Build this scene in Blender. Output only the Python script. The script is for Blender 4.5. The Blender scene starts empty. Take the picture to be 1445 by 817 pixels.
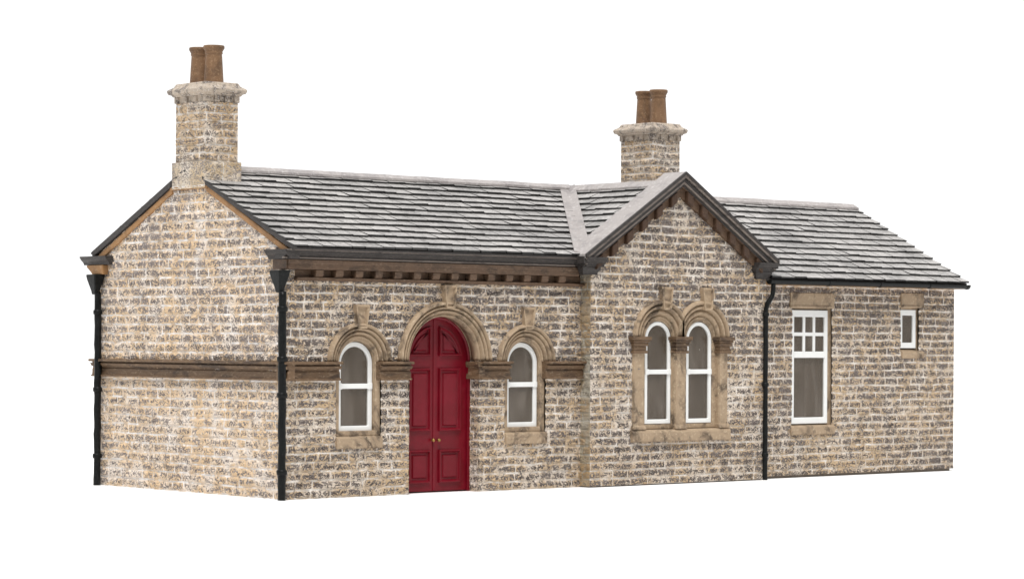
import bpy, math, random
import numpy as np
from mathutils import Matrix, Vector
random.seed(7); RNG = np.random.default_rng(11)
sc = bpy.context.scene
COL = sc.collection
PI = math.pi

# ------------------------------------------------------------------ materials
def nmat(name):
    m = bpy.data.materials.new(name); m.use_nodes = True
    nt = m.node_tree; b = nt.nodes['Principled BSDF']
    return m, nt, b
class G:
    """tiny node-graph helper"""
    def __init__(s, nt):
        s.nt = nt; s.co = nt.nodes.new('ShaderNodeTexCoord').outputs['Object']
    def put(s, sock, v):
        if hasattr(v, 'is_linked') or hasattr(v, 'links'): s.nt.links.new(v, sock)
        else: sock.default_value = v
    def scale(s, sx, sy, sz):
        n = s.nt.nodes.new('ShaderNodeMapping'); n.inputs['Scale'].default_value = (sx, sy, sz)
        s.nt.links.new(s.co, n.inputs['Vector']); return n.outputs[0]
    def noise(s, sc_, det=3, rough=.55, dist=0, co=None):
        n = s.nt.nodes.new('ShaderNodeTexNoise'); s.nt.links.new(co or s.co, n.inputs['Vector'])
        n.inputs['Scale'].default_value = sc_; n.inputs['Detail'].default_value = det
        n.inputs['Roughness'].default_value = rough; n.inputs['Distortion'].default_value = dist
        return n.outputs[0]
    def vor(s, sc_, co=None):
        n = s.nt.nodes.new('ShaderNodeTexVoronoi'); s.nt.links.new(co or s.co, n.inputs['Vector'])
        n.inputs['Scale'].default_value = sc_; return n.outputs['Distance']
    def m(s, op, a, b=0., c=None):
        n = s.nt.nodes.new('ShaderNodeMath'); n.operation = op
        s.put(n.inputs[0], a); s.put(n.inputs[1], b)
        if c is not None: s.put(n.inputs[2], c)
        return n.outputs[0]
    def ss(s, v, lo, hi):
        n = s.nt.nodes.new('ShaderNodeMapRange'); n.interpolation_type = 'SMOOTHSTEP'
        s.put(n.inputs[0], v); s.put(n.inputs[1], lo); s.put(n.inputs[2], hi)
        return n.outputs[0]
    def mix(s, f, a, b):
        n = s.nt.nodes.new('ShaderNodeMix'); n.data_type = 'RGBA'
        s.put(n.inputs[0], f)
        for k, v in ((6, a), (7, b)):
            if isinstance(v, tuple): n.inputs[k].default_value = v + (1,)
            else: s.nt.links.new(v, n.inputs[k])
        return n.outputs[2]
    def attr(s, name):
        n = s.nt.nodes.new('ShaderNodeAttribute'); n.attribute_name = name
        q = s.nt.nodes.new('ShaderNodeSeparateColor'); s.nt.links.new(n.outputs['Color'], q.inputs[0])
        return q.outputs
    def bump(s, b, h, dist=.02, strength=.6):
        n = s.nt.nodes.new('ShaderNodeBump'); n.inputs['Distance'].default_value = dist
        n.inputs['Strength'].default_value = strength
        s.nt.links.new(h, n.inputs['Height']); s.nt.links.new(n.outputs[0], b.inputs['Normal'])

def stone_mat(name, tan, ochre, dark, mortar, bias=0.0, rough=.8):
    """rock-faced stone: dark washed faces, tan and cream dry-brushed ridges, pale irregular pointing"""
    m, nt, b = nmat(name); g = G(nt)
    at = g.attr('stone')
    mask, rnd, rock = at[0], at[1], at[2]
    squash = g.scale(1, 1, 1.35)
    n2 = g.noise(.62, 4, .6)                     # weathering over the whole wall
    n1 = g.noise(4.2, 2, .5, 1.2, squash)
    n3 = g.noise(9.5, 1.5, .5, 2.6, squash)
    n4 = g.noise(42, 2, .6)
    n6 = g.noise(2.1, 3, .6)
    cen = rock                                   # 0 at the joint, 1 in the middle of the stone
    sep = nt.nodes.new('ShaderNodeSeparateXYZ'); nt.links.new(g.co, sep.inputs[0])
    low = g.m('MULTIPLY', g.ss(sep.outputs[2], 2.35, 1.95), -.028)     # cleaner stone below the string course
    v = g.m('ADD', g.m('ADD', g.m('MULTIPLY', n1, .22), g.m('MULTIPLY', n3, .78)), g.m('MULTIPLY_ADD', cen, -.14, .075))
    thr = g.m('ADD', g.m('ADD', g.m('MULTIPLY_ADD', n2, -.22, .61 + bias), low), g.m('MULTIPLY_ADD', rnd, .035, -.018))
    tf = g.ss(g.m('SUBTRACT', v, thr), -.012, .016)
    darkc = g.mix(rnd, dark, tuple(c*1.7 + .008 for c in dark))
    cream = tuple(.25*a + .75*c for a, c in zip(tan, mortar))
    tanc = g.mix(g.ss(g.m('ADD', n2, g.m('MULTIPLY', rnd, .3)), .45, .75), tan, ochre)
    tanc = g.mix(g.m('MULTIPLY', g.ss(n6, .43, .66), .72), tanc, cream)
    col = g.mix(tf, darkc, tanc)
    hi = g.ss(g.m('ABSOLUTE', g.m('SUBTRACT', n3, .40)), .020, .008)
    col = g.mix(g.m('MULTIPLY', hi, .75), col, cream)
    col = g.mix(g.m('MULTIPLY', g.ss(n4, .60, .68), .35), col, cream)
    mo = g.mix(g.ss(n1, .50, .62), mortar, tuple(.6*a + .4*c for a, c in zip(mortar, tan)))
    lines = g.m('MULTIPLY', g.ss(g.m('ADD', mask, g.m('MULTIPLY_ADD', n3, .7, -.35)), .60, .30), g.m('MULTIPLY_ADD', g.ss(g.noise(3.6, 2), .40, .54), .85, .15))
    col = g.mix(lines, col, mo)
    nt.links.new(col, b.inputs['Base Color'])
    b.inputs['Roughness'].default_value = rough; b.inputs['Specular IOR Level'].default_value = .12
    g.bump(b, g.m('ADD', g.m('MULTIPLY', n3, .9), g.m('MULTIPLY', n4, .35)), .05, .9)
    return m
def trim_mat(name, base, dark, light, sc_=2.5, rough=.6, amt=.5, streak=(1, 1, 1), bump=.012, spec=.25):
    m, nt, b = nmat(name); g = G(nt)
    co = g.scale(*streak)
    n1 = g.noise(sc_, 4, .6, .8, co); n2 = g.noise(sc_*7, 3, .6, .6, co); n3 = g.noise(60, 2)
    c = g.mix(g.m('MULTIPLY', g.ss(n1, .46, .68), amt*1.5), base, dark)
    c = g.mix(g.m('MULTIPLY', g.ss(n2, .52, .70), amt), c, light)
    c = g.mix(g.m('MULTIPLY', g.ss(n3, .62, .70), .35*amt), c, light)
    nt.links.new(c, b.inputs['Base Color'])
    b.inputs['Roughness'].default_value = rough; b.inputs['Specular IOR Level'].default_value = spec
    g.bump(b, g.m('ADD', n2, g.m('MULTIPLY', n3, .4)), bump, .6)
    return m

M = {}
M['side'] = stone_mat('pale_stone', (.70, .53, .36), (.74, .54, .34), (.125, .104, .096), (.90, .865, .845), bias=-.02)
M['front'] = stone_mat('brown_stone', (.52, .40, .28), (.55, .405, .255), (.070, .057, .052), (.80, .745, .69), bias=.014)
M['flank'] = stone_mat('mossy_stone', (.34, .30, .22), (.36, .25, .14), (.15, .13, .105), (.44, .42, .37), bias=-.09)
M['chimney'] = stone_mat('chimney_stone', (.56, .43, .29), (.56, .40, .24), (.11, .09, .08), (.84, .79, .74), bias=-.03)
M['chimney_base'] = stone_mat('chimney_base_stone', (.56, .46, .34), (.56, .42, .26), (.20, .17, .15), (.84, .80, .75), bias=-.07)
M['cap'] = trim_mat('weathered_cap', (.48, .40, .32), (.17, .14, .12), (.78, .74, .70), 6, .75, .8, bump=.035)
M['trim'] = trim_mat('carved_stone', (.37, .275, .185), (.085, .062, .045), (.54, .43, .30), 2.4, .65, .62)
M['string'] = trim_mat('stained_stone', (.145, .09, .052), (.05, .033, .024), (.33, .235, .15), 1.6, .55, .6, (1, 1, 3))
M['wood'] = trim_mat('brown_timber', (.115, .070, .044), (.04, .026, .018), (.24, .165, .11), 2.5, .5, .45, (1, 1, 2))
M['ochre'] = trim_mat('ochre_timber', (.34, .185, .08), (.15, .085, .045), (.50, .36, .23), 2.0, .6, .4)
M['dark'] = trim_mat('dark_metalwork', (.045, .04, .038), (.025, .022, .022), (.16, .14, .13), 3, .4, .35, (1, 1, 3), .006, .18)
M['black'] = trim_mat('black_iron', (.010, .011, .011), (.006, .006, .006), (.03, .03, .03), 3, .3, .4, (1, 1, 1), .008, .12)
M['lead'] = trim_mat('grey_lead', (.38, .35, .34), (.25, .23, .23), (.64, .62, .61), 2.0, .55, .5, (1, 1, 1), .012)
M['pot'] = trim_mat('terracotta', (.185, .105, .056), (.095, .055, .032), (.36, .24, .14), 3.5, .55, .45)
M['white'] = trim_mat('white_paint', (.80, .81, .80), (.74, .75, .74), (.85, .85, .84), 3, .35, .3, bump=.002)
M['brass'] = trim_mat('brass', (.36, .22, .07), (.2, .12, .04), (.7, .5, .2), 8, .35, .3); M['brass'].node_tree.nodes['Principled BSDF'].inputs['Metallic'].default_value = .8
M['core'] = trim_mat('grey_brown_resin', (.24, .195, .155), (.20, .165, .13), (.30, .25, .21), 1.5, .7, .3)
M['edge'] = trim_mat('rubbed_metalwork', (.17, .14, .12), (.06, .05, .045), (.30, .26, .23), 4, .45, .5, (1, 1, 3), .006)
M['darkwood'] = trim_mat('dark_timber', (.060, .033, .02), (.03, .018, .012), (.14, .085, .05), 4, .5, .4)
M['lit_interior'] = trim_mat('lit_interior_resin', (.50, .44, .38), (.42, .37, .32), (.55, .5, .44), 1.5, .7, .3)  # paler than the core: lit interior put into the colour
M['flue_black'] = trim_mat('flue_black', (.012, .01, .009), (.008, .008, .008), (.02, .02, .02), 3, .9, .3)
def red_mat():
    m, nt, b = nmat('maroon_paint'); g = G(nt)
    n1 = g.noise(2.5, 3, .6, .5); n2 = g.noise(55, 2)
    c = g.mix(g.ss(n1, .35, .7), (.140, .0028, .0095), (.172, .0045, .014))
    c = g.mix(g.m('MULTIPLY', g.ss(n2, .68, .76), .25), c, (.45, .12, .14))
    nt.links.new(c, b.inputs['Base Color']); b.inputs['Roughness'].default_value = .3
    b.inputs['Specular IOR Level'].default_value = .25
    g.bump(b, g.m('ADD', g.noise(14, 3), g.m('MULTIPLY', n2, .3)), .006, .5); return m
M['red'] = red_mat()
def slate_mat():
    m, nt, b = nmat('slate'); g = G(nt)
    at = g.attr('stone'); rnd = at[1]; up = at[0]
    n1 = g.noise(1.1, 3, .6); n2 = g.noise(16, 4, .7, .8, g.scale(1, 1, 1)); n3 = g.noise(60, 3, .7)
    c = g.mix(rnd, (.198, .192, .188), (.222, .216, .211))
    f = g.ss(g.m('ADD', g.m('ADD', g.m('MULTIPLY', n2, .7), g.m('MULTIPLY', n1, .6)), g.m('MULTIPLY', rnd, .06)), .46, .90)
    c = g.mix(f, c, (.53, .508, .492))
    c = g.mix(g.ss(n3, .60, .70), c, (.70, .69, .68))
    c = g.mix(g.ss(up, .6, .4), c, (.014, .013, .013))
    nt.links.new(c, b.inputs['Base Color']); b.inputs['Roughness'].default_value = .5
    b.inputs['Specular IOR Level'].default_value = .5
    g.bump(b, g.m('ADD', n2, g.m('MULTIPLY', n3, .6)), .02, .6); return m
M['slate'] = slate_mat()
def glass_mat():
    m, nt, b = nmat('dusty_glazing'); g = G(nt)
    b.inputs['Base Color'].default_value = (.23, .20, .17, 1); b.inputs['Roughness'].default_value = .12
    n1 = g.noise(1.6, 2, .5, .4, g.scale(2.2, 2.2, .7)); n2 = g.noise(30, 2)
    c = g.mix(g.ss(n1, .48, .8), (.145, .118, .092), (.20, .170, .140))
    c = g.mix(g.ss(n2, .74, .80), c, (.7, .68, .65))
    nt.links.new(c, b.inputs['Base Color'])
    tr = nt.nodes.new('ShaderNodeBsdfTransparent'); tr.inputs[0].default_value = (.85, .82, .78, 1)
    mx = nt.nodes.new('ShaderNodeMixShader')
    nt.links.new(g.m('MULTIPLY_ADD', g.ss(n1, .3, .7), .15, .45), mx.inputs[0])
    nt.links.new(tr.outputs[0], mx.inputs[1]); nt.links.new(b.outputs[0], mx.inputs[2])
    nt.links.new(mx.outputs[0], nt.nodes['Material Output'].inputs['Surface']); return m
M['glass'] = glass_mat()
gm, gnt, gb = nmat('white_card'); gb.inputs['Base Color'].default_value = (.93, .93, .93, 1); gb.inputs['Roughness'].default_value = .9
_g = G(gnt); gnt.links.new(_g.mix(_g.noise(3, 3), (.92, .92, .92), (.94, .94, .94)), gb.inputs['Base Color'])
gb.inputs['Specular IOR Level'].default_value = .1
M['ground'] = gm

# ------------------------------------------------------------------ mesh builder
ROOT = bpy.data.objects.new('station_building', None); COL.objects.link(ROOT)
ROOT.location = (8.75, 3.0, 0.0)
ROOT['label'] = 'model stone railway station with maroon arched double doors, grey slate roof and two chimneys'
ROOT['category'] = 'building'

class MB:
    def __init__(s): s.v = []; s.f = []; s.mi = []; s.c = []
    def add(s, vs, fs, mi=0, c=(1, .5, .5)):
        o = len(s.v); s.v += [tuple(map(float, p)) for p in vs]
        for f in fs:
            s.f.append([o + i for i in f]); s.mi.append(mi)
        s.c += [c]*len(vs)
    def box(s, x0, x1, y0, y1, z0, z1, mi=0):
        vs = [(x, y, z) for x in (x0, x1) for y in (y0, y1) for z in (z0, z1)]
        s.add(vs, [(0, 1, 3, 2), (4, 6, 7, 5), (0, 4, 5, 1), (2, 3, 7, 6), (0, 2, 6, 4), (1, 5, 7, 3)], mi)
    def hexa(s, a, mi=0, c=(1, .5, .5)):   # 8 corners: bottom loop then top loop
        s.add(a, [(3, 2, 1, 0), (4, 5, 6, 7), (0, 1, 5, 4), (1, 2, 6, 5), (2, 3, 7, 6), (3, 0, 4, 7)], mi, c)
    def pxz(s, poly, y0, y1, mi=0):
        n = len(poly)
        s.add([(x, y0, z) for x, z in poly] + [(x, y1, z) for x, z in poly],
              [tuple(range(n)), tuple(range(2*n-1, n-1, -1))] + [(i, n+i, n+(i+1) % n, (i+1) % n) for i in range(n)], mi)
    def pyz(s, poly, x0, x1, mi=0):
        n = len(poly)
        s.add([(x0, y, z) for y, z in poly] + [(x1, y, z) for y, z in poly],
              [tuple(range(n)), tuple(range(2*n-1, n-1, -1))] + [(i, n+i, n+(i+1) % n, (i+1) % n) for i in range(n)], mi)
    def ring(s, outer, inner, y0, y1, mi=0):  # two equal-length closed outlines in xz -> frame
        n = len(outer)
        vs = [(x, y0, z) for x, z in outer] + [(x, y0, z) for x, z in inner] + [(x, y1, z) for x, z in outer] + [(x, y1, z) for x, z in inner]
        fs = []
        for i in range(n):
            j = (i+1) % n
            fs += [(i, j, n+j, n+i), (2*n+i, 3*n+i, 3*n+j, 2*n+j), (i, 2*n+i, 2*n+j, j), (n+i, n+j, 3*n+j, 3*n+i)]
        s.add(vs, fs, mi)
    def lathe(s, cx, cy, prof, n=24, mi=0):
        vs = []; fs = []
        for r, z in prof:
            vs += [(cx + r*math.cos(2*PI*k/n), cy + r*math.sin(2*PI*k/n), z) for k in range(n)]
        for i in range(len(prof)-1):
            for k in range(n):
                fs.append((i*n+k, i*n+(k+1) % n, (i+1)*n+(k+1) % n, (i+1)*n+k))
        s.add(vs, fs, mi)
        s.f.append([len(s.v)-len(vs)+k for k in range(n-1, -1, -1)]); s.mi.append(mi)
        s.f.append([len(s.v)-n+k for k in range(n)]); s.mi.append(mi)
    def tube(s, pts, r, n=12, mi=0, wob=0):
        vs = []; fs = []; P = [Vector(p) for p in pts]
        for i, p in enumerate(P):
            d = (P[min(i+1, len(P)-1)] - P[max(i-1, 0)]).normalized()
            a = d.cross(Vector((0, 1, 0)));  a = a.normalized() if a.length > .2 else d.cross(Vector((1, 0, 0))).normalized()
            b = d.cross(a); q = r*(1 + wob*random.uniform(-1, 1))
            vs += [p + a*q*math.cos(2*PI*k/n) + b*q*math.sin(2*PI*k/n) for k in range(n)]
        for i in range(len(P)-1):
            for k in range(n):
                fs.append((i*n+k, i*n+(k+1) % n, (i+1)*n+(k+1) % n, (i+1)*n+k))
        fs += [tuple(range(n-1, -1, -1)), tuple(len(P)*n-n+k for k in range(n))]
        s.add(vs, fs, mi)
    def arch(s, cx, zc, prof, ybase, n=40, xclip=None, a0=0., a1=PI, mi=0):
        """sweep (radius, proud) profile round a half circle; proud is towards the viewer (-y)"""
        m = len(prof); vs = []; fs = []
        for k in range(n+1):
            a = a0 + (a1-a0)*k/n
            for r, h in prof:
                x = cx + r*math.cos(a)
                if xclip: x = xclip(x)
                vs.append((x, ybase - h, zc + r*math.sin(a)))
        for k in range(n):
            for j in range(m):
                fs.append((k*m+j, k*m+(j+1) % m, (k+1)*m+(j+1) % m, (k+1)*m+j))
        fs += [tuple(range(m-1, -1, -1)), tuple(n*m+j for j in range(m))]
        s.add(vs, fs, mi)
    def build(s, name, mats, parent=ROOT, bevel=0., smooth=False, sub=False):
        me = bpy.data.meshes.new(name)
        me.from_pydata(s.v, [], s.f)
        for k in (mats if isinstance(mats, (list, tuple)) else [mats]): me.materials.append(M[k])
        me.polygons.foreach_set('material_index', s.mi)
        at = me.attributes.new('stone', 'FLOAT_COLOR', 'POINT')
        c = np.ones((len(s.v), 4), 'f'); c[:, :3] = np.array(s.c, 'f').reshape(-1, 3); at.data.foreach_set('color', c.ravel())
        me.validate(); me.update()
        return link(name, me, parent, bevel, smooth)
def link(name, me, parent, bevel=0., smooth=False):
    o = bpy.data.objects.new(name, me); COL.objects.link(o)
    if parent is not None:
        o.parent = parent
        if parent is ROOT: o.location = -ROOT.location
    import bmesh
    bm = bmesh.new(); bm.from_mesh(me); bmesh.ops.recalc_face_normals(bm, faces=bm.faces); bm.to_mesh(me); bm.free()
    if smooth: me.shade_smooth()
    if bevel:
        b = o.modifiers.new('edge', 'BEVEL'); b.width = bevel; b.segments = 2; b.limit_method = 'ANGLE'; b.angle_limit = math.radians(40)
        b.harden_normals = False
    return o

# ------------------------------------------------------------------ numpy noise and stone walls
def vnoise(x, y, seed):
    r = np.random.default_rng(seed); T = r.random((256, 256))
    xi = np.floor(x).astype(int); yi = np.floor(y).astype(int); fx = x-xi; fy = y-yi
    fx = fx*fx*(3-2*fx); fy = fy*fy*(3-2*fy)
    g = lambda a, b: T[a % 256, b % 256]
    return (g(xi, yi)*(1-fx)+g(xi+1, yi)*fx)*(1-fy)+(g(xi, yi+1)*(1-fx)+g(xi+1, yi+1)*fx)*fy
def fbm(x, y, seed, o=3):
    return sum(vnoise(x*2**k, y*2**k, seed+k)*.5**k for k in range(o))/sum(.5**k for k in range(o))
class Wall(MB):
    def __init__(s): s.parts = []
    def sheet(s, org, ud, nd, u0, u1, z0, z1, step=.02, holes=(), top=None, seed=1, row=.155, blen=(.27, .48), amp=1., zoff=0., mort=.0135, mi=0, closed_ends=True):
        """stone courses as a real relief: org + u*ud + z*Z + h*nd"""
        e = .014*amp
        us = set(np.round(np.linspace(u0-(e if closed_ends else 0), u1+(e if closed_ends else 0), max(2, int((u1-u0)/step))), 4)); zs = set(np.round(np.linspace(z0, z1, max(2, int((z1-z0)/step))), 4))
        for h in holes:
            for k in (h[0], h[1]):
                if u0 < k < u1: us.add(k)
            for k in (h[2], h[3]):
                if z0 < k < z1: zs.add(k)
        us = np.array(sorted(us)); zs = np.array(sorted(zs))
        U, Z = np.meshgrid(us, zs)
        wu = U + .05*(fbm(U*3, Z*3, seed+40)-.5) ; wz = Z + .035*(fbm(U*2.2, Z*2.2, seed+60)-.5) + zoff
        ri = np.floor(wz/row).astype(int); rz = wz/row-ri
        dz = np.minimum(rz, 1-rz)*row
        du = np.zeros_like(U); rnd = np.zeros_like(U); r = np.random.default_rng(seed)
        for k in range(ri.min(), ri.max()+1):
            L = r.uniform(blen[0], blen[1], int((u1-u0)/blen[0])+8); ed = u0-.6+r.uniform(0, .3)+np.concatenate([[0], np.cumsum(L)])
            rr = r.random(len(ed)+1); mk = ri == k
            w = wu[mk]; i = np.clip(np.searchsorted(ed, w), 1, len(ed)-1)
            du[mk] = np.minimum(w-ed[i-1], ed[i]-w); rnd[mk] = rr[i]
        d = np.minimum(dz, du*1.5)
        d = d + .012*(fbm(U*14, Z*14, seed+5)-.5)
        mask = np.clip((d-mort*.55)/(mort*1.3), 0, 1)
        rock = fbm(U*9, Z*13, seed+9, 4)
        tilt = (rnd-.5)
        H = amp*(mask*(.016 + .012*tilt + .05*(rock-.42)) + .008*(fbm(U*30, Z*30, seed+3)-.5))
        Zc = Z.copy()
        if top is not None: Zc = np.minimum(Z, top(U))
        ends = np.minimum(np.minimum(U-us[0], us[-1]-U), Zc-z0+.006)
        k = np.clip(ends/.03, 0, 1)
        if closed_ends: H = H*k + e*(1-k)
        P = (np.array(org)[None, None] + U[..., None]*np.array(ud) + Zc[..., None]*np.array((0, 0, 1.)) + H[..., None]*np.array(nd))
        nz, nu = U.shape
        idx = np.arange(nz*nu).reshape(nz, nu)
        F = np.stack([idx[:-1, :-1], idx[:-1, 1:], idx[1:, 1:], idx[1:, :-1]], -1).reshape(-1, 4)
        cu = ((U[:-1, :-1]+U[1:, 1:])/2).ravel(); cz = ((Z[:-1, :-1]+Z[1:, 1:])/2).ravel()
        keep = np.ones(len(F), bool)
        if top is not None:
            zl = Z[:-1, :-1].ravel(); keep &= ~((zl >= top(U[:-1, :-1]).ravel()) & (zl >= top(U[:-1, 1:]).ravel()))
        for h in holes:
            ua, ub, za, zb = h[:4]
            ins = (cu > ua) & (cu < ub) & (cz > za) & (cz < zb)
            if len(h) > 4:
                zc, rad = h[4:]; c = (ua+ub)/2
                ins |= (cz >= zc) & ((cu-c)**2+(cz-zc)**2 < rad*rad)
            keep &= ~ins
        C = np.stack([mask, rnd, np.clip(d/.065, 0, 1), np.ones_like(mask)], -1).reshape(-1, 4)
        s.parts.append((P.reshape(-1, 3), F[keep], C, mi))
    def build(s, name, mats, parent=ROOT):
        V = []; F = []; C = []; MI = []; o = 0
        for p, f, c, mi in s.parts:
            V.append(p); F.append(f+o); C.append(c); MI += [mi]*len(f); o += len(p)
        V = np.concatenate(V); F = np.concatenate(F); C = np.concatenate(C)
        used = np.zeros(len(V), bool); used[F.ravel()] = True
        remap = np.cumsum(used)-1; V = V[used]; C = C[used]; F = remap[F]
        me = bpy.data.meshes.new(name)
        me.vertices.add(len(V)); me.vertices.foreach_set('co', V.astype('f').ravel())
        me.loops.add(F.size); me.loops.foreach_set('vertex_index', F.astype('i').ravel())
        me.polygons.add(len(F)); me.polygons.foreach_set('loop_start', (np.arange(len(F))*4).astype('i'))
        me.update(calc_edges=True)
        for k in (mats if isinstance(mats, (list, tuple)) else [mats]): me.materials.append(M[k])
        me.polygons.foreach_set('material_index', np.array(MI, 'i'))
        at = me.attributes.new('stone', 'FLOAT_COLOR', 'POINT'); at.data.foreach_set('color', C.astype('f').ravel())
        me.validate(); me.update(); me.shade_smooth()
        o = bpy.data.objects.new(name, me); COL.objects.link(o); o.parent = parent
        if parent is ROOT: o.location = -ROOT.location
        return o
X, Y, NX, NY = (1, 0, 0), (0, 1, 0), (-1, 0, 0), (0, -1, 0)

# ------------------------------------------------------------------ dimensions (metres at full size)
D = 6.05; L1 = 6.80; L2 = 11.48; L3 = 17.51; WP = -.25      # main, wing, extension; wing front plane
RY = 2.97; RZ = 5.82                                          # main ridge
EY, EZ = -.30, 4.33                                           # eave edge of the main roof
XR, XZ, XEY, XEZ = 17.58, 5.745, -.36, 4.01                   # extension roof
WX = 9.05; WZ = 5.80; CT = 6.035; WSL = .64                   # wing ridge, coping top, coping slope
SZ0, SZ1 = 2.045, 2.375                                       # string course
DCX, DR, DSP = 3.49, .81, 2.39                                # door opening
W1, W2 = 1.57, 5.42                                           # arched windows by the door
T1, T2, TSP, TR = 8.64, 9.74, 2.82, .43                       # twin windows
WH, WSP = .455, 2.37

def hole(cx, hw, z0, sp, rad): return (round(cx-hw, 4), round(cx+hw, 4), z0, sp, sp, rad)
# ---- walls
w = Wall()
side_top = lambda u: np.minimum(EZ - .03 + (RZ-EZ)/(RY-EY)*(np.minimum(u, D-u)+.30) - .02, 5.50)
w.sheet((0, 0, 0), Y, NX, 0, D, 0, 5.55, top=side_top, seed=101, row=.168)
w.build('wall', 'side')
w = Wall()
w.sheet((0, 0, 0), X, NY, 0, .16, 0, 4.1, seed=131, blen=(.3, .32), amp=.7)                     # corner pier
w.sheet((0, .025, 0), X, NY, .16, L1, 0, 3.80, seed=201, holes=[hole(DCX, DR, -.1, DSP, 1.0), hole(W1, WH+.04, 1.03, WSP, .64), hole(W2, WH+.04, 1.03, WSP, .64)], closed_ends=False)
w.sheet((0, D, 0), X, (0, 1, 0), 0, L3, 0, 4.2, step=.05, seed=301)                              # rear
w.build('wall', 'front')
w = Wall()
wtop = lambda u: CT - .22 - WSL*np.abs(u-WX)
w.sheet((0, WP, 0), X, NY, L1, L2, .02, 5.9, top=wtop, seed=401, holes=[hole(T1-.045, TR+.05, 1.03, TSP, .68), hole(T2-.045, TR+.05, 1.03, TSP, .68)])
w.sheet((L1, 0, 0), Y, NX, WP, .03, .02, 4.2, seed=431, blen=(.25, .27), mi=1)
w.sheet((L2, 0, 0), Y, (1, 0, 0), WP, .05, .02, 4.2, seed=441, blen=(.25, .3))
w.build('wall', ['front', 'flank'])
w = Wall()
w.sheet((0, 0, 0), X, NY, L2, L3, .05, 4.02, seed=501, holes=[(12.50, 13.69, 1.03, 3.46), (15.80, 16.385, 2.56, 3.49)])
xtop = lambda u: np.minimum(XEZ + .02 + (XZ-XEZ)/(RY-XEY)*(np.minimum(u, D-u)+.3), 5.7)
w.sheet((L3, 0, 0), Y, (1, 0, 0), 0, D, .05, 5.7, step=.04, top=xtop, seed=531)
w.build('wall', 'front')
# solid resin body behind the facing (seen as the dim interior through the glazing)
b = MB()
b.box(.03, 17.46, .62, D-.03, .0, 3.95)
b.box(6.86, 11.4, .30, .62, 0, 3.95)
b.box(.03, 2.55, .44, .62, 0, 3.95); b.box(4.45, 6.86, .44, .62, 0, 3.95); b.box(2.55, 4.45, .42, .62, 0, 3.95)
b.box(.04, 2.6, .06, .44, 0, .95); b.box(4.4, 6.86, .06, .44, 0, .95); b.box(6.86, 11.42, -.2, .30, 0, .95)
b.box(11.5, 17.46, .04, .62, 0, .9); b.box(13.78, 15.78, .04, .62, .9, 3.6); b.box(16.5, 17.46, .04, .62, .9, 3.6)
b.pyz([(.3, 3.95), (D-.3, 3.95), (RY, RZ-.22)], .04, 17.44)
b.pxz([(6.9, 3.95), (11.4, 3.95), (WX, 5.5)], -.2, 2.6)
b.build('solid_core', 'core')
b = MB(); b.box(13.25, 13.775, .34, .615, .9, 3.6); b.build('lit_interior_box', 'lit_interior')  # added box behind the sash; its pale colour imitates a lit inner side

# ---- generic trim helpers
def outline(cx, hw, z0, sp, n=28):
    return [(cx-hw, z0), (cx+hw, z0)] + [(cx+hw*math.cos(PI*k/n), sp+hw*math.sin(PI*k/n)) for k in range(n+1)]
def rolls(lst):
    """closed (r, proud) profile from inner to outer made of rounded rolls with grooves between"""
    p = []
    for ra, rb, h, bump in lst:
        for k in range(7):
            t = k/6; p.append((ra+(rb-ra)*t, h + (bump+.06)*math.sin(PI*t)**.45 - .06 if 0 < t < 1 else h-.06))
    r0, r1 = p[0][0], p[-1][0]
    return p + [(r1, -.03), (r0, -.20)]
def keystone(cx, wt, wb, zt, zb, y, parent, d=.07):
    b = MB()
    q = lambda wtt, wbb, a, c, yy: [(cx-wbb/2, yy, c), (cx+wbb/2, yy, c), (cx+wtt/2, yy, a), (cx-wtt/2, yy, a)]
    A = q(wt, wb, zt, zb, y+.08); B = q(wt, wb, zt, zb, y-d)
    C_ = q(wt*.78, wb*.74, zt-.035, zb+.03, y-d); E_ = q(wt*.68, wb*.62, zt-.055, zb+.045, y-d+.05)
    vs = A+B+C_+E_; fs = [(3, 2, 1, 0)]
    for o in (0, 4, 8):
        for i in range(4): fs.append((o+i, o+(i+1) % 4, o+4+(i+1) % 4, o+4+i))
    fs.append((12, 13, 14, 15)); b.add(vs, fs)
    return b.build('keystone', 'trim', parent, .008)
def sill(x0, x1, z0, z1, y, parent, d=.07):
    b = MB(); b.pyz([(y+.25, z0), (y-d+.012, z0), (y-d, z0+.02), (y-d, z1-.05), (y-d+.02, z1-.02), (y+.10, z1), (y+.25, z1)], x0, x1)
    return b.build('sill', 'trim', parent, .012)
def pane(cx, poly, y, parent):
    b = MB(); b.pxz(poly, y, y+.012); return b.build('pane', 'glass', parent)

def arched_window(cx, hw, z0, sp, meet, y, t=.085):
    b = MB(); n = 28
    o = outline(cx, hw, z0, sp, n); i = outline(cx, hw-t, z0+t*1.15, sp, n)
    b.ring(o, i, y, y+.07)
    b.box(cx-hw+t*.9, cx+hw-t*.9, y-.012, y+.06, meet-.045, meet+.045)
    for sx in (-1, 1): b.box(cx+sx*(hw-.055)-.05, cx+sx*(hw-.055)+.05, y-.022, y+.02, meet-.055, meet+.055)
    win = b.build('window', 'white', ROOT, .012)
    h2 = hw-t+.01
    pane(cx, [(cx-h2, meet), (cx+h2, meet)] + [(cx+h2*math.cos(PI*k/n), sp+h2*math.sin(PI*k/n)) for k in range(n+1)], y+.035, win)
    pane(cx, [(cx-h2, z0+.05), (cx+h2, z0+.05), (cx+h2, meet), (cx-h2, meet)], y+.040, win)
    return win
def surround(cx, hi, ho, z0, sp, y0, y1, parent, mat='trim'):
    b = MB(); b.ring(outline(cx, ho, z0, sp), outline(cx, hi, z0+.085, sp), y0, y1)
    return b.build('stone_surround', mat, parent, .01)

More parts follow.
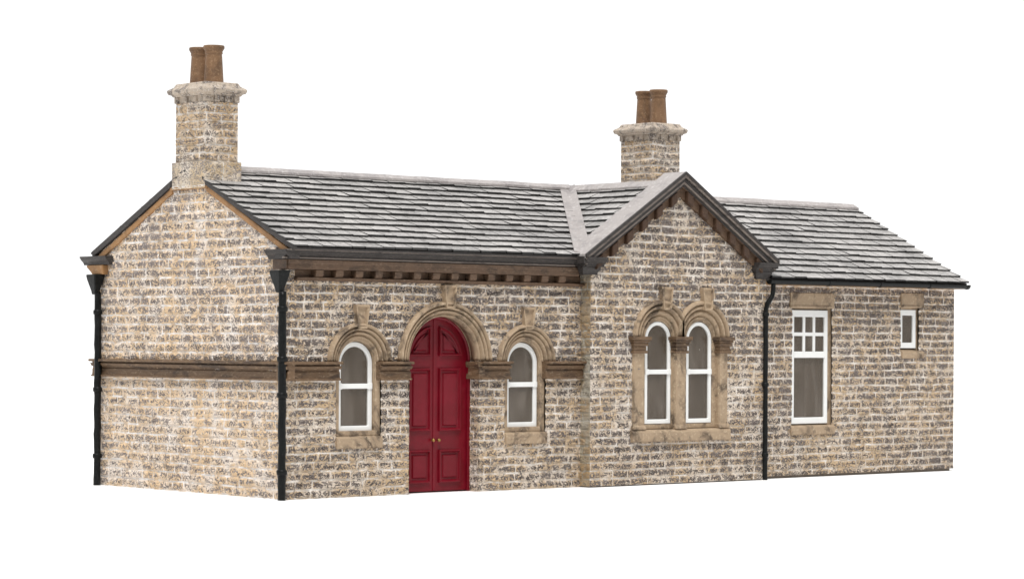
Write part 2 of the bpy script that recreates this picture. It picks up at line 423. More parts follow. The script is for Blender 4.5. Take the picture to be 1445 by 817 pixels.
for cx in (W1, W2):
    win = arched_window(cx, .385, 1.145, 2.335, 1.94, .13)
    surround(cx, .395, .51, 1.07, 2.34, .055, .30, win)
    b = MB(); b.arch(cx, WSP, rolls([(.405, .475, -.04, .02), (.475, .545, -.005, .03), (.545, .61, .035, .03), (.61, .69, .055, .035)]), .0)
    am = b.build('arch_moulding', 'trim', win, smooth=True)
    keystone(cx+.02, .31, .19, 3.375, 2.955, -.03, win, .06)
    sill(cx-.50, cx+.50, .845, 1.075, .01, win, .055)

# twin window
wins = []
for cx in (T1, T2):
    win = arched_window(cx-.04, .345, 1.165, 2.79, 2.165, WP+.06, .075); wins.append(win)
    surround(cx-.04, .352, .49, 1.07, 2.79, WP+.045, WP+.30, win)
    mid = (T1+T2)/2-.045
    cl = (lambda x: min(x, mid+.004)) if cx == T1 else (lambda x: max(x, mid-.003))
    b = MB(); b.arch(cx-.045, TSP, rolls([(.365, .43, -.03, .02), (.43, .55, .0, .025), (.55, .64, .045, .03), (.64, .735, .07, .035)]), WP, xclip=cl)
    if cx == T1: b.pxz([(mid-.09, 2.83), (mid+.09, 2.83), (mid+.05, 3.12), (mid, 3.27), (mid-.05, 3.12)], WP-.055, WP+.1)
    b.build('arch_moulding', 'trim', win, smooth=True)
    keystone(cx+.06, .31, .20, 3.80, 3.36, WP-.03, win, .09)
b = MB()
b.pyz([(WP+.25, .825), (WP-.085, .825), (WP-.10, .85), (WP-.10, 1.01), (WP-.06, 1.055), (WP+.25, 1.07)], 7.81, 10.44)
b.build('window_sill', 'trim', ROOT, .014)
for x0, x1 in ((7.84, 8.17), (8.95, 9.26), (10.13, 10.42)):
    b = MB(); c = (x0+x1)/2
    b.box(x0+.02, x1-.02, WP-.04, WP+.2, 1.13, 2.56)
    b.box(x0+.03, c-.03, WP-.06, WP, 1.13, 2.56)
    b.pyz([(WP+.2, 1.06), (WP-.09, 1.06), (WP-.09, 1.10), (WP-.065, 1.15), (WP+.2, 1.15)], x0, x1)
    p = b.build('pilaster', 'trim', ROOT, .016)
    b = MB()
    for z0, z1, e in ((2.52, 2.575, .02), (2.575, 2.66, .0), (2.66, 2.73, .025), (2.73, 2.775, .05), (2.775, 2.845, .075)):
        b.box(x0-e, x1+e, WP-.085-e, WP+.2, z0+.001, z1)
    b.build('capital', 'string', p, .012)

# ---- doors
DY = .30
b = MB()
b.ring(outline(DCX, DR+.02, 0.0, DSP), outline(DCX, DR-.055, -.02, DSP), DY-.015, DY+.08)
b.arch(DCX, DSP, [(DR-.06, .0), (DR-.06, .05), (DR-.03, .06), (DR, .05), (DR, 0)], DY)
b.box(DCX+DR-.06, DCX+DR, DY-.05, DY, 0, DSP); b.box(DCX-DR, DCX-DR+.06, DY-.05, DY, 0, DSP)
b.build('door_frame', 'red', ROOT, .008)
def inset(poly, d):
    n = len(poly); out = []
    for i in range(n):
        p0, p1, p2 = Vector(poly[i-1]), Vector(poly[i]), Vector(poly[(i+1) % n])
        a = (p1-p0).normalized(); c = (p2-p1).normalized()
        na = Vector((-a.y, a.x)); nc = Vector((-c.y, c.x)); k = na+nc; k = k/max(.2, k.dot(na)) if k.length else na
        out.append(p1 + k*d)
    return [tuple(p) for p in out]
def panel(poly, y, parent):       # poly counter-clockwise in xz
    loops = [(0, -.02), (0, .03), (.010, .046), (.028, .046), (.046, .012), (.058, .002), (.088, .002), (.108, .028)]
    vs = []; fs = []; n = len(poly)
    for d, h in loops: vs += [(x, y-h, z) for x, z in inset(poly, d)]
    for i in range(len(loops)-1):
        for k in range(n): fs.append((i*n+k, i*n+(k+1) % n, (i+1)*n+(k+1) % n, (i+1)*n+k))
    fs.append(tuple(range(n-1, -1, -1))); c0 = len(vs)-n
    vs.append(tuple(sum(p[i] for p in vs[c0:])/n for i in range(3)))
    fs += [(c0+k, c0+(k+1) % n, c0+n) for k in range(n)]
    b = MB(); b.add(vs, fs); return b.build('panel', 'red', parent)
for s in (-1, 1):
    r = DR-.05
    fx = lambda pts: [(DCX + s*x, z) for x, z in (pts if s > 0 else pts[::-1])]
    b = MB()
    b.pxz(fx([(.006, .02), (r, .02)] + [(r*math.cos(PI/2*k/16), DSP + r*math.sin(PI/2*k/16)) for k in range(16)] + [(.006, DSP+r)]), DY, DY+.07)
    if s > 0: b.box(DCX-.03, DCX+.035, DY-.014, DY, .03, DSP+r-.01)
    leaf = b.build('door', 'red', ROOT, .006)
    panel(fx([(.10, .17), (.60, .17), (.60, .77), (.10, .77)]), DY, leaf)
    panel(fx([(.10, 1.11), (.60, 1.11), (.60, 2.25), (.10, 2.25)]), DY, leaf)
    q = .63; a0 = math.asin(.08/q); a1 = math.acos(.10/q)
    panel(fx([(.10, 2.47)] + [(q*math.cos(a0+(a1-a0)*k/12), DSP+q*math.sin(a0+(a1-a0)*k/12)) for k in range(13)]), DY, leaf)
    b = MB()
    kx = DCX + (.075 if s > 0 else -.055)
    prof = [(.014, .0), (.014, .03), (.022, .038), (.031, .05), (.031, .065), (.022, .078), (.008, .082)]
    vs = []; fs = []; n = 14
    for rr, h in prof: vs += [(kx+rr*math.cos(2*PI*k/n), DY-h, .945+rr*math.sin(2*PI*k/n)) for k in range(n)]
    for i in range(len(prof)-1):
        for k in range(n): fs.append((i*n+k, i*n+(k+1) % n, (i+1)*n+(k+1) % n, (i+1)*n+k))
    fs.append(tuple(len(vs)-n+k for k in range(n))); b.add(vs, fs); b.build('door_knob', 'brass', leaf, smooth=True)
b = MB(); b.arch(DCX, DSP, rolls([(.79, .85, -.01, .02), (.85, .92, .03, .03), (.92, .985, .055, .03), (.985, 1.065, .075, .035)]), .0, n=56)
am = b.build('arch_moulding', 'trim', ROOT, smooth=True)
b = MB(); b.arch(DCX, DSP, [(.80, -.01), (.86, -.01), (.86, -DY-.06), (.80, -DY-.06)], .0, n=40); b.build('soffit', 'trim', am)
keystone(DCX+.05, .29, .19, 3.75, 3.33, -.04, am, .09)
for _k in (0, 1):
    w = Wall()
    w.sheet((DCX+(DR if _k else -DR), .0, 0), Y, NX if _k else X, .012, DY+.05, 0, DSP, seed=611+_k, blen=(.16, .3), amp=.7)
    w.build('door_reveal', 'front')

# ---- string course (moulded band), in the runs the photo shows
def sprof(o, sg=-1):   # (outward, z)
    p = [(-.10, 2.045), (.095, 2.045), (.10, 2.075), (.06, 2.085), (.05, 2.20), (.03, 2.205), (.03, 2.237), (.085, 2.24), (.115, 2.285), (.115, 2.298), (.06, 2.30), (.06, 2.325), (.155, 2.328), (.16, 2.365), (.145, 2.375), (-.10, 2.375)]
    return [(o + sg*a, z) for a, z in p]
for x0, x1 in ((-.135, 1.115), (1.985, 2.68), (DCX+DR-.02, 5.0), (5.865, 6.84)):
    b = MB(); b.pyz(sprof(.0), x0, x1)
    if abs(x0-(DCX+DR-.02)) < 1e-6: b.pxz([(x0+.02-.07, 2.05), (x0+.1, 2.05), (x0+.1, 2.37), (x0-.06, 2.37), (x0-.06, 2.3), (x0-.03, 2.24)], -.07, DY)
    b.build('string_course', 'string', ROOT, .008)
b = MB(); b.pxz([(-x, z) for x, z in [(-.10, 2.047), (.095, 2.047), (.10, 2.075), (.06, 2.085), (.05, 2.20), (.03, 2.205), (.03, 2.237), (.085, 2.24), (.115, 2.285), (.115, 2.298), (.06, 2.30), (.06, 2.325), (.155, 2.328), (.16, 2.363), (.145, 2.373), (-.10, 2.373)]], -.130, D+.16)
b.pyz(sprof(D, 1), -.132, 1.2)
b.build('string_course', 'string', ROOT, .008)
# capital-like stub on the wing side of window
# ---- main cornice
b = MB()
b.pyz([(.1, 3.965), (-.12, 3.965), (-.14, 3.99), (-.14, 4.06), (-.155, 4.085), (-.16, 4.135), (.1, 4.135)], -.06, 6.62)
b.pyz([(.1, 3.775), (-.07, 3.775), (-.105, 3.80), (-.10, 3.832), (.1, 3.832)], .155, L1)
b.box(.155, L1, .03, .1, 3.832, 3.965)
b.box(-.08, .1, -.12, .3, 3.965, 4.135)
cor = b.build('cornice', 'wood', ROOT, .008)
x = .62
while x < 6.55:
    b = MB(); b.pyz([(.05, 3.835), (-.085, 3.835), (-.125, 3.87), (-.128, 3.962), (.05, 3.962)], x-.08, x+.08)
    b.build('bracket', 'wood', cor, .01); x += .43
# gutters (ogee mouldings)
def gprof(y, sg, z0, z1):
    h = z1-z0
    return [(y+sg*a, z0+h*t) for a, t in ((-.12, 0), (.13, 0), (.145, .06), (.145, .2), (.165, .26), (.165, .34), (.19, .42), (.235, .66), (.24, .78), (.26, .82), (.26, 1), (.10, 1), (-.12, .9))]
b = MB(); b.pyz(gprof(0, -1, 4.137, 4.305), -.16, 6.56)
b.pyz([(-.10, 4.150), (-.172, 4.150), (-.180, 4.157), (-.180, 4.172), (-.172, 4.179), (-.10, 4.179)], -.165, 6.555, 1)
b.pyz([(-.20, 4.287), (-.264, 4.287), (-.268, 4.297), (-.264, 4.3075), (-.20, 4.3075)], -.165, 6.555, 1)
b.pxz([(x*.8+.01, z) for x, z in gprof(0, -1, 4.139, 4.303)], -.245, .40)
b.build('gutter', ['dark', 'edge'], ROOT, .004)
b = MB(); b.pyz(gprof(D, 1, 4.137, 4.305), .05, 17.6); b.pxz([(x*.8+.01, z) for x, z in gprof(0, -1, 4.139, 4.303)], D-.50, D+.42)
b.build('gutter', 'dark', ROOT, .006)
b = MB(); b.pyz([(D-.3, 3.96), (D+.08, 3.96), (D+.12, 4.0), (D+.28, 4.10), (D+.28, 4.137), (D-.3, 4.137)], -.13, .1); b.build('corbel', 'ochre', ROOT, .015)
# extension gutter: half-round with joints
b = MB()
n = 10
pr = [(XEY+.02+.075*math.cos(PI+PI*k/n), 3.985+.085*math.sin(PI+PI*k/n)) for k in range(n+1)]
b.pyz(pr, 11.50, 17.57)
for xx in (13.2, 14.75, 16.3, 17.52):
    b.pyz([(XEY+.02+.088*math.cos(PI+PI*k/n), 3.988+.098*math.sin(PI+PI*k/n)) for k in range(n+1)], xx, xx+.07)
b.build('gutter', 'black', ROOT, .004)
b = MB(); b.box(11.5, 17.62, XEY+.10, .05, 3.90, 3.965); b.build('soffit_board', 'ochre', ROOT, .01)

# ---- wing gable: kneelers, coping, bargeboard, brackets
for sx, xs in ((-1, 6.50), (1, 11.63)):
    b = MB(); x0, x1 = (xs, xs+.52) if sx < 0 else (xs-.55, xs)
    b.pyz(gprof(WP, -1, 4.15, 4.325), x0, x1)
    i0, i1 = (x0+.05, x1-.10) if sx < 0 else (x0+.08, x1-.10)
    vs = []
    for z, e in ((4.00, 0), (4.03, .0), (4.10, .04), (4.148, .05)):
        vs += [(i0-e, WP+.05, z), (i1+e, WP+.05, z), (i1+e, WP-.06-e, z), (i0-e, WP-.06-e, z)]
    fs = [(3, 2, 1, 0), (12, 13, 14, 15)]
    for o in (0, 4, 8):
        for i in range(4): fs.append((o+i, o+(i+1) % 4, o+4+(i+1) % 4, o+4+i))
    b.add(vs, fs); b.build('kneeler', 'dark', ROOT, .006)
cs = math.cos(math.atan(WSL))
def slopebar(b, s, t0, t1, y0, y1, l0=0., l1=2.58, mi=0):
    """bar following the gable slope: t measured down from coping top, square to the slope"""
    q = lambda l, t: (WX + s*l, CT - WSL*l - t/cs)
    P = [q(l0, t1), q(l1, t1), q(l1, t0), q(l0, t0)]
    b.pxz(P if s > 0 else P[::-1], y0, y1, mi)
for s in (-1, 1):
    b = MB(); slopebar(b, s, .0, .075, WP-.215, WP+.37); cp = b.build('coping', 'lead', ROOT, .01)
    b = MB()
    for t0, t1, yy in ((.0, .055, WP-.255), (.055, .075, WP-.215), (.05, .10, WP-.24), (.102, .165, WP-.20), (.165, .20, WP-.195), (.20, .24, WP-.16)):
        slopebar(b, s, t0+.002, t1, yy, WP-.10 if t0 > .07 else WP-.213, l1=2.60-t1*.35, mi=1 if t0 in (.05, .165) else 0)
    slopebar(b, s, .078, .20, WP-.06, WP+.36, l0=.0, l1=2.575)
    xe = WX + s*2.60; b.box(min(xe, xe-s*.16), max(xe, xe-s*.16), WP-.20, WP+.365, CT-WSL*2.6-.165, CT-WSL*2.6-.035)
    b.build('bargeboard', ['dark', 'edge'], ROOT, .004)
    b = MB(); slopebar(b, s, .232, .25, WP-.14, WP+.05, l1=2.45); slopebar(b, s, .25, .40, WP-.08, WP+.05, l1=2.28)
    vg = b.build('verge_soffit', 'wood', ROOT, .006)
    l = .12 if s > 0 else .15
    while l < 2.25:
        b = MB()
        slopebar(b, s, .252, .43, WP-.17, WP-.045, l, l+.16)
        b.build('bracket', 'darkwood', vg, .02); l += .385

# ---- roofs
def slope_roof(name, org, ud, sd, slen, rows, ul, ur, parent=None, seed=5, wid=(.26, .40), t=.034, base=True):
    """org at the eave; ud along it, sd up the slope; ul/ur(s) limits along ud"""
    r = random.Random(seed); ud = Vector(ud).normalized(); sd = Vector(sd).normalized(); nd = ud.cross(sd)
    if nd.z < 0: nd = -nd
    org = Vector(org); e = slen/rows; b = MB()
    P = lambda u, s_, h: org + ud*u + sd*s_ + nd*h
    for i in range(rows):
        s0 = i*e; s1 = min(slen, (i+1)*e + .05)
        u = min(ul(s0), ul(s1)) - r.uniform(0, .4)
        umax = max(ur(s0), ur(s1))
        while u < umax:
            wd = r.uniform(*wid); a, c = u+.007, u+wd-.007
            j0 = s0 + r.uniform(-.018, .014); k0 = r.uniform(-.010, .010); h0 = r.uniform(.8, 1.35)*t; tl = r.uniform(-.006, .006)
            lo = [min(max(v, ul(s0)), ur(s0)) for v in (a, c)]; hi = [min(max(v, ul(s1)), ur(s1)) for v in (a, c)]
            if lo[1]-lo[0] > .02 or hi[1]-hi[0] > .02:
                z0 = .024
                bot = [P(lo[0], j0, z0), P(lo[1], j0+k0, z0), P(hi[1], s1, -.012), P(hi[0], s1, -.012)]
                m = .012
                rn = r.random()
                top = [P(lo[0], j0, z0+h0), P(lo[1], j0+k0, z0+h0+tl), P(hi[1], s1, .012), P(hi[0], s1, .012)]
                o = len(b.v)
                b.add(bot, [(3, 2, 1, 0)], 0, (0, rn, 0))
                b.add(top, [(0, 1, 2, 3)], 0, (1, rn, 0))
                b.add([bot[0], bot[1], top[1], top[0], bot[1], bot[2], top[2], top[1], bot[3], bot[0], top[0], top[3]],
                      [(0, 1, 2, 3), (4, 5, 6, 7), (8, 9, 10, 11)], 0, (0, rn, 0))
            u += wd
    return b.build(name, 'slate', parent or ROOT)
def deck(b, pts, nd, t=.05):
    nd = Vector(nd).normalized(); P = [Vector(p) for p in pts]
    n = len(P); vs = [p - nd*t for p in P] + [p + nd*.004 for p in P]
    b.add(vs, [tuple(range(n-1, -1, -1)), tuple(range(n, 2*n))] + [(i, (i+1) % n, n+(i+1) % n, n+i) for i in range(n)])
ms = (RZ-EZ)/(RY-EY); mlen = math.hypot(RZ-EZ, RY-EY)
ws = (WZ-4.28)/2.55
xv = lambda y: WX - (WZ-(EZ+ms*(y-EY)))/ws if (EZ+ms*(y-EY)) < WZ else WX   # valley line, wing left slope with main slope
VX = -.07
ysl = lambda s: EY + s*(RY-EY)/mlen
rf = slope_roof('roof', (0, EY, EZ), (1, 0, 0), (0, RY-EY, RZ-EZ), mlen, 13, lambda s: VX, lambda s: xv(ysl(s))-.02, seed=21)
slope_roof('roof', (0, 2*RY-EY, EZ), (1, 0, 0), (0, -(RY-EY), RZ-EZ), mlen, 13, lambda s: VX, lambda s: WX+.1, seed=22, wid=(.4, .5))
b = MB()
deck(b, [(VX+.015, EY+.02, EZ), (xv(EY), EY+.02, EZ), (WX, RY, RZ), (VX+.015, RY, RZ)], (0, -ms, 1))
deck(b, [(VX+.015, 2*RY-EY-.02, EZ), (WX, 2*RY-EY-.02, EZ), (WX, RY, RZ), (VX+.015, RY, RZ)], (0, ms, 1))
b.build('roof_deck', 'dark', rf)
# verge boards on the left gable
for sg in (-1, 1):
    b = MB(); f = lambda y: y if sg < 0 else 2*RY-y
    P = [(f(-.20), EZ-.17), (f(-.20), EZ-.055), (f(2.42), EZ+ms*2.72-.062), (f(2.42), EZ+ms*2.72-.175)]
    b.pyz(P, -.045, .06); b.build('verge_board', 'ochre', ROOT, .012)
    b = MB(); P = [(f(EY+.03), EZ-.045), (f(EY-.01), EZ+(.02 if sg < 0 else .062)), (f(2.42), EZ+ms*2.72+(.018 if sg < 0 else .062)), (f(2.42), EZ+ms*2.72-.058)]
    b.pyz(P, -.075, -.0); b.build('verge_strip', 'dark', ROOT, .01)
b = MB(); b.box(-.06, .1, 2.37, 3.58, 5.445, 5.505); b.build('chimney_ledge', 'ochre', ROOT, .012)
# wing left and right slopes
wl = math.hypot(2.55, WZ-4.28)
xs_ = lambda s: 6.50 + s*2.55/wl
yv = lambda x: min(RY, EY + ((WZ-ws*(WX-x))-EZ)/ms) if x > 6.0 else EY
wr = slope_roof('roof', (6.50, 0, 4.28), (0, 1, 0), (2.55, 0, WZ-4.28), wl, 12, lambda s: WP+.33, lambda s: max(WP+.33, yv(xs_(s))), seed=23)
xr_ = lambda s: 11.60 - s*2.55/wl
xms = (XZ-XEZ)/(RY-XEY); xlen = math.hypot(XZ-XEZ, RY-XEY)
yvr = lambda x: max(WP+.33, min(RY, XEY + ((WZ-ws*(x-WX))-XEZ)/xms))
slope_roof('roof', (11.60, 0, 4.28), (0, 1, 0), (-2.55, 0, WZ-4.28), wl, 12, lambda s: WP+.33, lambda s: yvr(xr_(s))+.03, seed=24)
b = MB()
deck(b, [(6.53, WP+.3, 4.28+.02), (WX, WP+.3, WZ), (WX, RY, WZ), (xv(EY), EY, EZ)], (-ws, 0, 1))
deck(b, [(11.58, WP+.3, 4.28+.02), (11.58, .2, 4.28+.02), (WX, RY, WZ), (WX, WP+.3, WZ)], (ws, 0, 1))
b.build('roof_deck', 'dark', wr)
# extension roof
xlim = lambda s: max(9.0, WX + max(0, (WZ-(XEZ+s*(XZ-XEZ)/xlen))/ws)) if (XEY + s*(RY-XEY)/xlen) > .2 else 11.56
xf = slope_roof('roof', (0, XEY, XEZ), (1, 0, 0), (0, RY-XEY, XZ-XEZ), xlen, 13, xlim, lambda s: XR, seed=25)
slope_roof('roof', (0, 2*RY-XEY, XEZ), (1, 0, 0), (0, -(RY-XEY), XZ-XEZ), xlen, 13, lambda s: WX, lambda s: XR, seed=26, wid=(.4, .5))
b = MB()
deck(b, [(11.5, XEY+.02, XEZ), (XR-.015, XEY+.02, XEZ), (XR-.015, RY, XZ), (9.1, RY, XZ)], (0, -xms, 1))
deck(b, [(WX, 2*RY-XEY-.02, XEZ), (XR-.015, 2*RY-XEY-.02, XEZ), (XR-.015, RY, XZ), (WX, RY, XZ)], (0, xms, 1))
b.build('roof_deck', 'dark', xf)
# ridge caps and valley
def cap_x(x0, x1, z, sl, parent, w=.20, t=.05):
    b = MB(); n = max(2, int((x1-x0)/.5)); a = RY-w; c = RY+w
    prof = [(a, z-sl*w+.062), (a, z-sl*w+.062+t), (RY-.03, z+.045+t), (RY+.03, z+.045+t), (c, z-sl*w+.062+t), (c, z-sl*w+.062)]
    vs = []; fs = []; m = len(prof)
    for i in range(n+1):
        j = random.uniform(-.006, .006)
        vs += [(x0+(x1-x0)*i/n, y, zz+j) for y, zz in prof]
    for i in range(n):
        for k in range(m): fs.append((i*m+k, i*m+(k+1) % m, (i+1)*m+(k+1) % m, (i+1)*m+k))
    fs += [tuple(range(m)), tuple(n*m+k for k in range(m-1, -1, -1))]
    b.add(vs, fs); return b.build('ridge_cap', 'lead', parent, .008)
cap_x(.60, WX, RZ, ms, rf); cap_x(WX, XR-.05, XZ, xms, xf)
b = MB()
prof = [(WX-.20, WZ-ws*.20+.06), (WX-.20, WZ-ws*.20+.10), (WX-.03, WZ+.095), (WX+.03, WZ+.095), (WX+.20, WZ-ws*.2+.10), (WX+.20, WZ-ws*.2+.06)]
b.pxz(prof, WP+.36, RY); b.build('ridge_cap', 'lead', wr, .008)
b = MB()
A = Vector((xv(EY), EY, EZ)); B = Vector((WX, RY, RZ))
n1 = Vector((0, -ms, 1)).normalized(); n2 = Vector((-ws, 0, 1)).normalized()
vd = (B-A).normalized(); a1 = vd.cross(n1).normalized(); a2 = vd.cross(n2).normalized()
if a1.x > 0: a1 = -a1
if a2.y > 0: a2 = -a2
hw = .21
L = [A + a1*hw + n1*.068, A + (n1+n2)*.036, A + a2*hw*.8 + n2*.068]; U = [p + (B-A)*.985 for p in L]
dn = Vector((0, 0, -.06))
vs = L + U + [p+dn for p in L] + [p+dn for p in U]
b.add(vs, [(0, 1, 4, 3), (1, 2, 5, 4), (6, 9, 10, 7), (7, 10, 11, 8), (0, 6, 7, 1), (1, 7, 8, 2), (3, 4, 10, 9), (4, 5, 11, 10), (0, 3, 9, 6), (2, 8, 11, 5)])
b.build('valley_strip', 'lead', rf)

# ---- chimneys
def chimney(x0, x1, y0, y1, zb, z1, zt, base, pots, ptop, seed):
    """shaft x0..x1, y0..y1; zt is the top of the cap"""
    w = Wall()
    kw = dict(step=.018, row=.145, blen=(.2, .36), amp=1.5, mort=.014)
    def four(a, c, d, e, lo, hi, sd, **k):
        w.sheet((a, 0, 0), Y, NX, d, e, lo, hi, seed=sd, **k); w.sheet((c, 0, 0), Y, (1, 0, 0), d, e, lo, hi, seed=sd+1, **k)
        w.sheet((0, d, 0), X, NY, a, c, lo, hi, seed=sd+2, **k); w.sheet((0, e, 0), X, (0, 1, 0), a, c, lo, hi, seed=sd+3, **k)
    four(x0, x1, y0, y1, zb, zt-.36, seed, **kw)
    o = w.build('chimney', 'chimney')
    if base:
        w = Wall()
        g = .055
        w.sheet((x0-g, 0, 0), Y, NX, y0-g, y1+g, 5.46, base, seed=seed+20, step=.02, row=.5, blen=(1.1, 1.3), amp=1.0)
        w.sheet((x1+g, 0, 0), Y, (1, 0, 0), y0-g, y1+g, 5.46, base, seed=seed+21, step=.02, row=.5, blen=(.8, .9))
        w.sheet((0, y0-g, 0), X, NY, x0-g, x1+g, 5.46, base, seed=seed+22, step=.02, row=.5, blen=(.9, 1.))
        w.sheet((0, y1+g, 0), X, (0, 1, 0), x0-g, x1+g, 5.46, base, seed=seed+23, step=.02, row=.5, blen=(.9, 1.))
        w.build('chimney_base', 'chimney_base', o)
        b = MB(); b.box(x0-g+.001, x1+g-.001, y0-g+.001, y1+g-.001, base-.03, base+.004); b.build('base_weathering', 'cap', o, .01)
    b = MB(); z = zt-.36
    b.box(x0-.01, x1+.01, y0-.01, y1+.01, z-.03, z+.13)
    b.build('chimney_neck', 'cap', o, .012)
    for a0, a1, ax in ((x0, x1, 0), (y0, y1, 1)):
        n = 4; st = (a1-a0+.02)/(n-.5)
        for k in range(n):
            p = a0-.045 + (a1-a0+.09-.11)*k/(n-1)
            for q in ((y0-.05, y0+.01) if ax == 0 else (x0-.05, x0+.01), (y1-.01, y1+.05) if ax == 0 else (x1-.01, x1+.05)):
                b = MB()
                if ax == 0: b.box(p, p+.11, q[0], q[1], z+.005, z+.12)
                else: b.box(q[0], q[1], p+.003, p+.107, z+.005, z+.12)
                b.build('corbel', 'cap', o, .012)
    b = MB(); vs = []
    for zz, e in ((z+.12, .07), (z+.15, .075), (z+.17, .13), (z+.22, .145), (z+.245, .14), (z+.30, .055), (zt-.01, .03), (zt, .02)):
        vs += [(x0-e, y0-e, zz), (x1+e, y0-e, zz), (x1+e, y1+e, zz), (x0-e, y1+e, zz)]
    fs = [(3, 2, 1, 0), tuple(range(len(vs)-4, len(vs)))]
    for oo in range(0, len(vs)-4, 4):
        for i in range(4): fs.append((oo+i, oo+(i+1) % 4, oo+4+(i+1) % 4, oo+4+i))
    b.add(vs, fs); b.build('chimney_cap', 'cap', o, .012)
    for px, py, r in pots:
        b = MB(); h = ptop-zt+.04; z0 = zt-.04
        b.lathe(px, py, [(r*1.10, z0), (r*1.10, z0+.03), (r*1.06, z0+.05), (r*.90, z0+h*.72), (r*.88, z0+h*.78), (r*.96, z0+h*.80), (r*.96, z0+h*.82), (r*.92, z0+h*.84), (r*1.05, z0+h*.90), (r*1.14, z0+h*.93), (r*1.15, z0+h*.97), (r*1.10, ptop), (r*.92, ptop-.004), (r*.86, ptop-.03), (r*.84, ptop-.25)], 28)
        p = b.build('chimney_pot', 'pot', o, smooth=True)
        b = MB(); b.lathe(px, py, [(r*.835, ptop-.22), (r*.835, ptop-.2)], 24); b.build('flue', 'flue_black', p)  # near-black disc closing the bore of the pot
chimney(.0, .65, 2.50, 3.42, 5.9, 6.9, 7.37, 5.94, [(.31, 2.72, .168), (.32, 3.20, .165)], 8.04, 700)
chimney(11.0, 11.73, 2.55, 3.47, 5.5, 6.9, 7.27, None, [(11.35, 2.75, .168), (11.37, 3.21, .165)], 7.97, 800)

# ---- downpipes
def hopper(b, cx, cy, zt, zb, dx, dy):
    vs = []
    for z, k, in ((zb, .42), (zb+.07, .5), (zt-.10, .95), (zt-.03, 1.05), (zt, 1.05)):
        vs += [(cx-dx*k, cy-dy*k, z), (cx+dx*k, cy-dy*k, z), (cx+dx*k, cy+dy*k, z), (cx-dx*k, cy+dy*k, z)]
    fs = [(3, 2, 1, 0), (16, 17, 18, 19)]
    for o in (0, 4, 8, 12):
        for i in range(4): fs.append((o+i, o+(i+1) % 4, o+4+(i+1) % 4, o+4+i))
    b.add(vs, fs)
def pipe(cx, cy, r, ztop, collars, hop=True):
    b = MB(); zs = np.arange(0.0, ztop, .12)
    b.tube([(cx+random.uniform(-.006, .006), cy+random.uniform(-.006, .006), z) for z in zs]+[(cx, cy, ztop)], r, 14, wob=.05)
    p = b.build('downpipe', 'black', ROOT, smooth=True)
    if hop:
        b = MB(); hopper(b, cx-.02, cy+.06, ztop+.36, ztop-.02, .11, .15); b.build('hopper', 'black', p, .02)
    for z in collars:
        b = MB(); b.lathe(cx, cy, [(r*1.0, z-.05), (r*1.3, z-.035), (r*1.35, z), (r*1.3, z+.035), (r*1.0, z+.05)], 16); b.build('collar', 'black', p, smooth=True)
pipe(-.130, -.075, .070, 3.58, (3.28, 2.42, 1.80, .48))
pipe(-.130, D-.14, .066, 3.60, (3.25, 1.80, .55))
b = MB()
b.tube([(11.62, XEY+.02, 3.93), (11.62, XEY+.02, 3.80), (11.58, XEY+.01, 3.66), (11.47, -.33, 3.52), (11.44, -.315, 3.40), (11.435, -.315, 3.25)] + [(11.435+random.uniform(-.004, .004), -.315, z) for z in np.arange(3.1, 0, -.15)] + [(11.435, -.315, .0)], .050, 12, wob=.06)
p = b.build('downpipe', 'black', ROOT, smooth=True)
for z in (3.3, 1.9, .5):
    b = MB(); b.lathe(11.435, -.315, [(.05, z-.04), (.068, z-.03), (.068, z+.03), (.05, z+.04)], 14); b.build('collar', 'black', p, smooth=True)

# ---- extension windows
def rect(x0, x1, z0, z1): return [(x0, z0), (x1, z0), (x1, z1), (x0, z1)]
def lintel(x0, x1, z0, z1, parent):
    b = MB(); b.pxz([(x0, z0), (x1-.02, z0), (x1, z0+.02), (x1, z1), (x0, z1)], -.045, .2); b.box(x0+.02, x1-.1, -.062, 0, z0+.004, z0+.05)
    return b.build('lintel', 'trim', parent, .012)
wx0, wx1, wz0, wz1, wy = 12.515, 13.605, 1.085, 3.405, .03
b = MB(); b.ring(rect(wx0, wx1, wz0, wz1), rect(wx0+.10, wx1-.10, wz0+.13, wz1-.14), wy, wy+.07)
b.box(wx0+.09, wx1-.09, wy-.015, wy+.06, 2.43, 2.56)
gx0, gx1 = wx0+.10, wx1-.10; gz0, gz1 = 2.56, wz1-.14
for k in (1, 2):
    xx = gx0+(gx1-gx0)*k/3; b.box(xx-.035, xx+.035, wy+.004, wy+.055, gz0, gz1)
b.box(gx0, gx1, wy+.007, wy+.05, (gz0+gz1)/2-.037, (gz0+gz1)/2+.037)
win = b.build('window', 'white', ROOT, .01)
pane(0, rect(gx0-.01, gx1+.01, 2.55, gz1+.01), wy+.03, win); pane(0, rect(gx0-.01, gx1+.01, wz0+.12, 2.45), wy+.034, win)
b = MB(); b.ring(rect(12.46, 13.73, 1.02, 3.47), rect(12.51, 13.615, 1.06, 3.43), .045, .30); b.build('stone_surround', 'trim', win, .008)
lintel(12.43, 13.73, 3.445, 3.755, win); sill(12.46, 13.75, .86, 1.065, .0, win, .055)
b = MB(); x0, x1, z0, z1 = 15.81, 16.335, 2.63, 3.445
b.ring(rect(x0, x1, z0, z1), rect(x0+.10, x1-.10, z0+.12, z1-.12), wy, wy+.06)
win = b.build('window', 'white', ROOT, .01)
pane(0, rect(x0+.09, x1-.09, z0+.11, z1-.11), wy+.03, win)
b = MB(); b.ring(rect(15.77, 16.41, 2.55, 3.50), rect(15.805, 16.345, 2.60, 3.455), .045, .30); b.build('stone_surround', 'trim', win, .008)
lintel(15.80, 16.52, 3.485, 3.795, win); sill(15.83, 16.52, 2.41, 2.59, .0, win, .05)

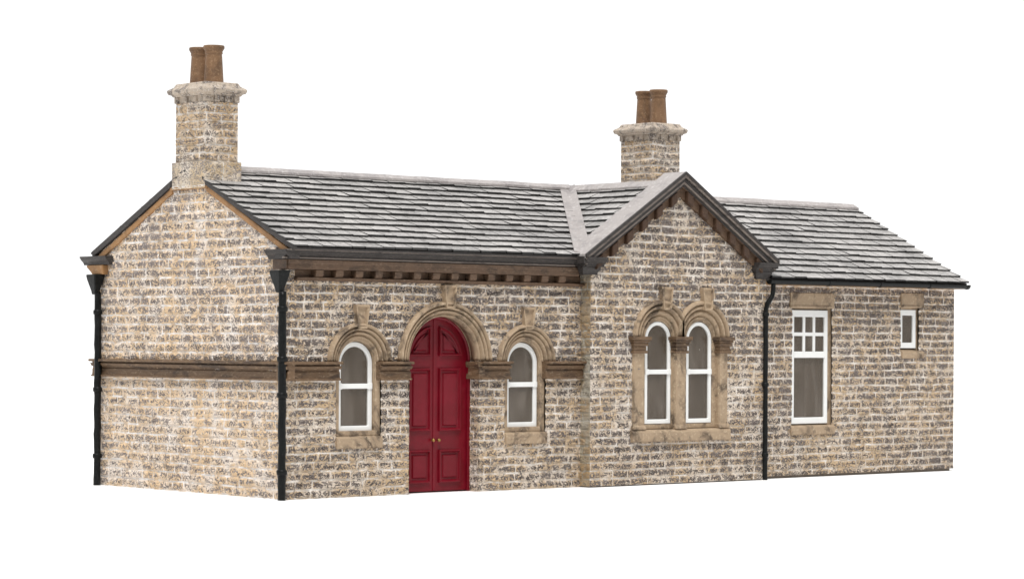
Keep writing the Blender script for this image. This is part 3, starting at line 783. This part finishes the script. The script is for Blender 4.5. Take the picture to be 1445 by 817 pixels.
# ------------------------------------------------------------------ ground, light, camera
me = bpy.data.meshes.new('ground'); S = 400
me.from_pydata([(-S, -S, -.002), (S, -S, -.002), (S, S, -.002), (-S, S, -.002)], [], [(0, 1, 2, 3)]); me.materials.append(M['ground'])
gr = bpy.data.objects.new('ground', me); COL.objects.link(gr); gr['kind'] = 'structure'

wd = bpy.data.worlds.new('World'); sc.world = wd; wd.use_nodes = True
wd.node_tree.nodes['Background'].inputs[0].default_value = (1, 1, 1, 1)
# white studio: bright paper behind and beside the model, a darker room behind the photographer
wn = wd.node_tree; tcw = wn.nodes.new('ShaderNodeTexCoord'); dt = wn.nodes.new('ShaderNodeVectorMath'); dt.operation = 'DOT_PRODUCT'
wn.links.new(tcw.outputs['Generated'], dt.inputs[0]); dt.inputs[1].default_value = (.64, .72, .27)
mr = wn.nodes.new('ShaderNodeMapRange'); mr.interpolation_type = 'SMOOTHSTEP'
wn.links.new(dt.outputs['Value'], mr.inputs[0]); mr.inputs[1].default_value = -.45; mr.inputs[2].default_value = .5
mr.inputs[3].default_value = .12; mr.inputs[4].default_value = 1.08
wn.links.new(mr.outputs[0], wn.nodes['Background'].inputs[1])
# one broad soft key, high on the left in front of the model
kl = bpy.data.lights.new('key_lamp', 'SUN'); kl.energy = 3.1; kl.angle = math.radians(24); kl.color = (1, .985, .96)
ko = bpy.data.objects.new('key_lamp', kl); COL.objects.link(ko); ko.location = (-10, -10, 30)
ko.rotation_euler = Vector((.34, .36, -.87)).to_track_quat('-Z', 'Y').to_euler()

cam = bpy.data.cameras.new('Camera'); co = bpy.data.objects.new('Camera', cam); COL.objects.link(co)
tx, ty, tz, yaw, pit, rol, F, CX, CY = -26.74862782, -37.7712953, 2.78337226, .72810999, -.00122515, .00495471, 3772.62483, 827.67503, 483.5138
f = Vector((math.sin(yaw)*math.cos(pit), math.cos(yaw)*math.cos(pit), math.sin(pit)))
r = Vector((math.cos(yaw), -math.sin(yaw), 0)); u = r.cross(f)
r2 = r*math.cos(rol)+u*math.sin(rol); u2 = -r*math.sin(rol)+u*math.cos(rol)
co.matrix_world = Matrix(((r2.x, u2.x, -f.x, tx), (r2.y, u2.y, -f.y, ty), (r2.z, u2.z, -f.z, tz), (0, 0, 0, 1)))
cam.sensor_width = 36; cam.lens = F/1445*36
cam.shift_x = -(CX-722.5)/1445; cam.shift_y = (CY-408.5)/1445
cam.clip_start = .5; cam.clip_end = 2000
sc.camera = co
sc.view_settings.view_transform = 'Standard'; sc.view_settings.look = 'None'; sc.view_settings.exposure = .10; sc.view_settings.gamma = 1
